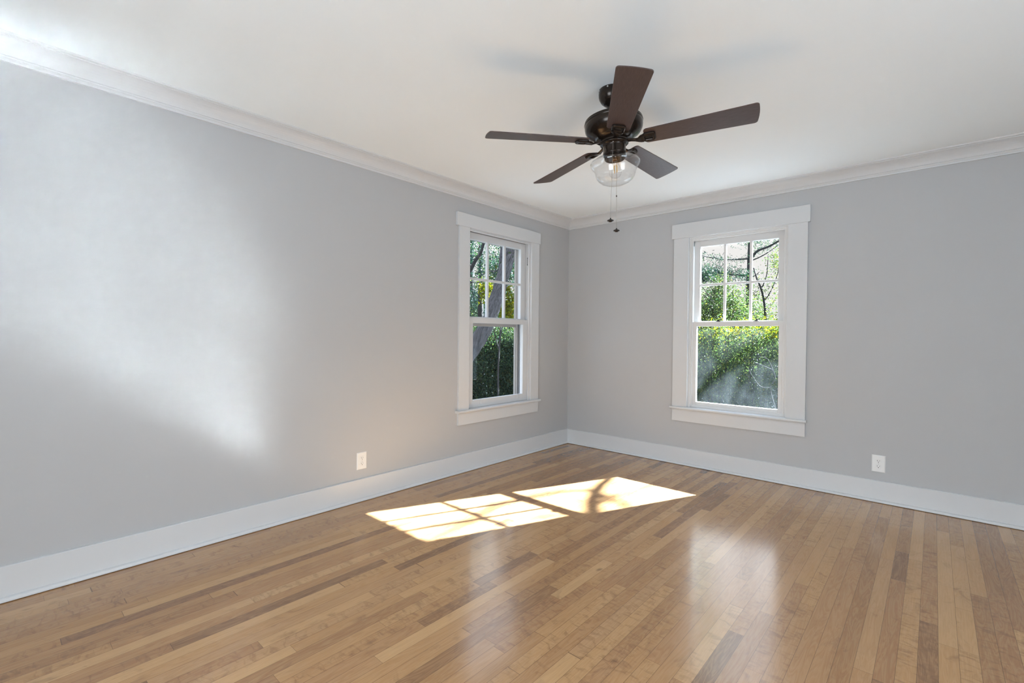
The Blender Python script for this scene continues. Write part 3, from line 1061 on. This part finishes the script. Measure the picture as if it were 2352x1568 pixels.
# far trees on that side
for i, (x, y, r, lab) in enumerate([(-6.33, 4.79, 0.075, 'straight dark trunk standing far behind the slender tree, left window'),
                                    (-8.0, 6.0, 0.10, 'farthest dark trunk at the left edge of the left window view')]):
    tr_ = [(x, y, GZ), (x + 0.02, y + 0.03, 1.5), (x, y + 0.05, 3.6), (x + 0.05, y, 6.5)]
    fp = np.concatenate([blob(rng, (x + rng.uniform(-1.4, 1.4), y + rng.uniform(-1.2, 1.2), rng.uniform(1.7, 3.5)), (0.95, 0.95, 0.45), 1500, 0.1, 60, 0.12) for _ in range(8)])
    tree('woodland_tree', (x, y, GZ), [(tr_, r * 1.25, r * 0.7)], M['bark_dark'], [('foliage', fp, 0.060, M['needle'], 0.4)], lab, 'tree')
# shrubs making the hedge behind the left window
LG = 'shrubs in the hedge behind the left window'
ls = [(-5.55, 3.15, 0.75, 2.35, 'leaf_dark', 'dark evergreen shrub at the left end of the hedge, left window'),
      (-4.95, 3.75, 0.75, 2.5, 'leaf_dark', 'dark evergreen shrub second from the left in the hedge, left window'),
      (-4.4, 4.25, 0.75, 2.45, 'leaf_dark', 'dark evergreen shrub in the middle of the hedge, left window'),
      (-3.8, 4.75, 0.75, 2.55, 'leaf_dark', 'dark evergreen shrub at the right end of the hedge, left window')]
for i, (x, y, r, h, mt, lab) in enumerate(ls):
    shrub(x, y, r, h, 14000, 0.045, M[mt], lab, 40 + 10 * i, LG)
for i, (x, y, r, h, lab) in enumerate([(-7.2, 4.6, 1.1, 3.1, 'taller mid green shrub rising behind the hedge, left in the left window'),
                                       (-6.0, 6.1, 1.1, 3.3, 'taller mid green shrub behind the leaning trunk, middle of the left window'),
                                       (-5.0, 7.3, 1.1, 3.2, 'taller mid green shrub behind the yellow leaves, right in the left window')]):
    shrub(x, y, r, h, 14000, 0.055, M['leaf_mid'], lab, 200 + 10 * i, 'taller shrubs behind the left hedge')

# ---- behind the right window: pine with level limbs
pt = [(-1.13, 10.7, GZ), (-1.11, 10.74, -0.44), (-1.10, 10.79, 1.63), (-1.10, 10.81, 2.66), (-1.08, 10.85, 3.95), (-1.04, 10.9, 5.3), (-1.0, 10.9, 7.5)]
l1 = [(-1.08, 10.84, 3.51), (-1.54, 10.15, 3.45), (-1.74, 9.71, 3.46), (-1.95, 9.26, 3.49), (-2.25, 8.71, 3.55)]
l2 = [(-1.08, 10.83, 3.02), (-1.47, 9.94, 2.99), (-1.63, 9.4, 3.04), (-1.79, 8.85, 3.08), (-2.0, 8.35, 3.19)]
l3 = [(-1.05, 10.86, 3.55), (-0.81, 10.55, 3.67), (-0.47, 10.31, 3.72), (-0.15, 10.07, 3.81), (0.17, 9.95, 3.95)]
l4 = [(-1.06, 10.85, 3.45), (-0.77, 10.85, 3.56), (-0.48, 10.84, 3.73), (-0.20, 10.76, 3.92)]
l5 = [(-1.07, 10.84, 2.95), (-0.9, 10.8, 3.02), (-0.8, 10.75, 3.1)]
tw1 = [(-1.45, 10.2, 4.05), (-1.6, 10.05, 3.6), (-1.75, 9.9, 3.2)]
npts = np.concatenate([along(l1, (0.10, 0.10, 0.06), 260, rng), along(l2, (0.16, 0.16, 0.11), 900, rng), along(l2[:3], (0.16, 0.16, 0.13), 700, rng),
                       blob(rng, (-1.75, 8.9, 2.86), (0.26, 0.2, 0.17), 650, 0.1, 20, 0.07),
                       along(l3, (0.10, 0.10, 0.07), 190, rng), along([(-1.5, 10.3, 4.05), (-1.0, 10.8, 4.0), (-0.8, 10.9, 3.95)], (0.2, 0.2, 0.08), 320, rng),
                       blob(rng, (-2.35, 8.9, 3.75), (0.25, 0.2, 0.14), 260, 0.1, 14, 0.07)])
tree('pine_tree', (-1.13, 10.7, GZ), [(pt, 0.095, 0.055), (l1, 0.022, 0.010), (l2, 0.020, 0.009), (l3, 0.042, 0.020), (l4, 0.018, 0.008), (l5, 0.018, 0.006), (tw1, 0.007, 0.004)], M['bark_dark'],
     [('needles', np.repeat(npts, 2, 0) + rng.normal(size=(len(npts) * 2, 3)) * 0.035, 0.065, M['needle'], 0.22)], 'tall pine with level limbs and blue green needles, right window', 'tree')
# bare small tree with loose leaves
sm = [(-0.16, 8.95, GZ), (-0.17, 8.93, 0.3), (-0.18, 8.92, 1.62), (-0.22, 8.9, 2.12), (-0.28, 8.85, 2.43), (-0.36, 8.78, 2.67), (-0.43, 8.74, 2.95)]
s2 = [(-0.28, 8.85, 2.40), (-0.21, 8.92, 2.62), (-0.17, 8.96, 2.85), (-0.16, 9.0, 3.3)]
s3 = [(-0.19, 8.92, 1.75), (-0.34, 8.79, 1.87), (-0.48, 8.70, 1.93)]
s4 = [(-0.22, 8.9, 2.1), (-0.08, 8.95, 2.35), (0.05, 9.0, 2.75), (0.12, 9.0, 3.2)]
lv = np.concatenate([along(s4, (0.14, 0.14, 0.2), 420, rng), along(s2, (0.1, 0.1, 0.12), 120, rng), blob(rng, (-0.45, 8.8, 2.3), (0.22, 0.2, 0.2), 260, 0.1, 24, 0.07),
                     blob(rng, (0.05, 9.0, 3.05), (0.2, 0.2, 0.35), 300, 0.1, 30, 0.06)])
tree('small_tree', (-0.16, 8.95, GZ), [(sm, 0.045, 0.014), (s2, 0.016, 0.008), (s3, 0.012, 0.006), (s4, 0.016, 0.007)], M['bark_dark'],
     [('foliage', lv, 0.042, M['leaf_mid'], 0.5)], 'thin bare branched tree at the right of the right window view', 'tree')
ys = np.concatenate([blob(rng, (0.15, 9.6, 2.0), (0.25, 0.3, 0.55), 550, 0.1, 50, 0.08), blob(rng, (0.05, 9.7, 3.2), (0.22, 0.2, 0.45), 380, 0.1, 40, 0.07)])
tree('sapling', (0.2, 9.7, GZ), [([(0.2, 9.7, GZ), (0.2, 9.68, 1.0), (0.12, 9.65, 2.4), (0.06, 9.7, 3.7)], 0.03, 0.01)], M['bark_dark'],
     [('foliage', ys, 0.045, M['leaf_yellow'], 0.55)], 'young tree with yellow leaves at the right edge of the right window view', 'tree')
# unseen tree between the two views, added to shade the leaning trunk
ov = np.concatenate([blob(rng, (rng.uniform(-1.6, -0.5), rng.uniform(4.3, 6.4), rng.uniform(3.7, 5.2)), (0.65, 0.65, 0.45), 900, 0.1, 40, 0.12) for _ in range(12)] +
                    [blob(rng, (-2.1, 4.2, 2.35), (0.42, 0.42, 0.4), 700, 0.1, 40, 0.10), blob(rng, (-1.75, 4.6, 3.1), (0.4, 0.4, 0.4), 700, 0.1, 40, 0.10), blob(rng, (-2.4, 5.0, 2.1), (0.5, 0.5, 0.6), 1000, 0.1, 60, 0.10)])
tree('woodland_tree', (-2.9, 5.2, GZ), [([(-2.9, 5.2, GZ), (-2.8, 5.2, 1.5), (-2.3, 5.3, 3.6), (-1.3, 5.4, 5.6)], 0.11, 0.06)], M['bark_dark'], [('foliage', ov, 0.09, M['leaf_mid'], 0.5)],
     'unseen tree added outside between the two windows, shading the leaning trunk', 'tree')
# leaning twigs left
tw = [(-1.2, 5.5, GZ), (-1.05, 5.55, 1.2), (-0.95, 5.6, 2.6), (-0.9, 5.65, 3.0)]
a1 = [(-0.95, 5.6, 2.6), (-0.75, 5.75, 2.38), (-0.57, 5.9, 2.10), (-0.44, 6.0, 1.85)]
a2 = [(-1.0, 5.58, 2.2), (-0.75, 5.75, 2.12), (-0.6, 5.85, 1.9)]
tree('bare_sapling', (-1.2, 5.5, GZ), [(tw, 0.022, 0.010), (a1, 0.011, 0.005), (a2, 0.008, 0.004)], M['bark_dark'], [('foliage', along(a1, (0.1, 0.1, 0.1), 70, rng), 0.045, M['leaf_dark'], 0.5)],
     'thin twiggy sapling at the left edge of the right window view', 'tree')
# hedge of shrubs
RG = 'shrubs in the hedge behind the right window'
rs = [(-1.35, 6.05, 0.8, 2.50, 'dark shrub at the left end of the hedge, seen through the dusty lower pane'),
      (-0.65, 6.75, 0.8, 2.45, 'dark shrub second from the left in the hedge, right window'),
      (0.0, 7.3, 0.8, 2.50, 'dark shrub third from the left in the hedge, right window'),
      (0.65, 7.7, 0.8, 2.55, 'dark shrub fourth from the left in the hedge, right window'),
      (1.45, 8.0, 0.8, 2.50, 'dark shrub of the same hedge just past the right edge of the right window view'),
      (2.3, 8.2, 0.8, 2.45, 'dark shrub at the far right end of the hedge, hidden by the right wall')]
for i, (x, y, r, h, lab) in enumerate(rs):
    o_ = shrub(x, y, r * 0.85, h, 7500, 0.046, M['leaf_hedge'], lab, 300 + 10 * i, RG)
    yl = blob(rng, (0, -0.2, h * 0.92), (r * 0.8, r * 0.6, 0.22), 700, 0.3, 50, 0.09)  # yellow-green leaves put the sunlit look of the hedge top into colour
    leaves_mesh('sunlit_top_leaves', yl, 0.045, M['leaf_yellow'], o_, 500 + i, 0.55)
for i, (x, y, r, h, n, lab) in enumerate([(-2.75, 9.0, 1.15, 3.35, 5200, 'loose mid green shrub left of the pine trunk, right window'),
                                          (-1.85, 9.9, 0.9, 3.60, 5200, 'dense green shrub just left of the pine trunk, right window'),
                                          (-1.2, 8.9, 0.70, 3.75, 4200, 'narrow green shrub in front of the pine trunk foot, right window'),
                                          (-0.75, 10.0, 0.85, 3.15, 3800, 'loose green shrub just right of the pine trunk, right window'),
                                          (0.5, 10.4, 0.9, 3.4, 3800, 'loose green shrub at the far right of the right window view'),
                                          (1.9, 11.0, 0.9, 3.3, 2600, 'loose green shrub behind the right end of the hedge, hidden by the right wall')]):
    shrub(x, y, r, h, n * 3, 0.045, M['leaf_mid'], lab, 400 + 10 * i, 'taller shrubs behind the right hedge')
# pale twigs in front of the hedge
tg = [(1.0, 5.25, GZ), (0.95, 5.2, -0.3), (0.84, 5.12, 0.25), (0.90, 5.17, 0.44), (0.86, 5.15, 0.59), (0.78, 5.07, 0.65), (0.60, 4.94, 0.74)]
tg2 = [(0.84, 5.12, 0.28), (0.70, 5.02, 0.30), (0.60, 4.96, 0.45), (0.52, 4.9, 0.62)]
tg3 = [(0.90, 5.17, 0.5), (0.80, 5.1, 0.78), (0.68, 5.0, 0.84)]
tree('bare_bush', (1.0, 5.25, GZ), [(tg, 0.010, 0.005), (tg2, 0.007, 0.004), (tg3, 0.006, 0.003)], M['twig'], [], 'pale bare arching twigs in front of the hedge, lower pane of the right window', 'bush')
# the tree beside the house whose limb shades the right window
sb = Vector((0.585, 1.36, 1.0))


def shade_pt(x, z, s):
    return tuple(Vector((x, 0.05, z)) + sb * s)


bough = [(6.4, 6.2, 5.6), shade_pt(2.45, 1.42, 4.2), shade_pt(2.05, 1.21, 4.1), shade_pt(1.775, 1.02, 4.0), shade_pt(1.56, 0.83, 3.95), shade_pt(1.40, 0.66, 3.9), shade_pt(1.1, 0.5, 3.8)]
bough2 = [shade_pt(2.05, 1.21, 4.1), shade_pt(1.9, 1.6, 4.1), shade_pt(1.72, 1.95, 4.0)]
bough3 = [shade_pt(1.95, 1.15, 4.1), shade_pt(1.75, 0.72, 4.0), shade_pt(1.72, 0.5, 4.0)]


def floor_shade(x, y, s):
    return tuple(Vector((x, y, 0.0)) + sb * s)


bough4 = [(6.55, 6.4, 6.6), (5.4, 6.3, 5.9), floor_shade(1.12, -1.22, 5.3), floor_shade(0.79, -1.84, 5.1), floor_shade(0.84, -2.2, 5.0), floor_shade(0.90, -2.62, 4.9), floor_shade(0.95, -3.0, 4.8)]
bough5 = [floor_shade(0.79, -1.84, 5.1), floor_shade(0.60, -2.1, 5.0), floor_shade(0.50, -2.5, 5.0)]
ft = [(7.4, 6.9, GZ), (7.3, 6.8, 2.0), (7.0, 6.6, 4.4), (6.4, 6.2, 5.6), (6.6, 6.6, 8.0)]
tree('shade_tree', (7.4, 6.9, GZ), [(ft, 0.22, 0.10), (bough, 0.062, 0.034), (bough2, 0.022, 0.010), (bough3, 0.022, 0.010), (bough4, 0.030, 0.016), (bough5, 0.014, 0.006)], M['bark'],
     [('foliage', blob(rng, (7.3, 7.4, 7.2), (1.3, 1.3, 0.9), 1500, 0.2, 50, 0.2), 0.09, M['leaf_mid'], 0.5)],
     'broad tree beside the house, out of view right of the right window', 'tree')
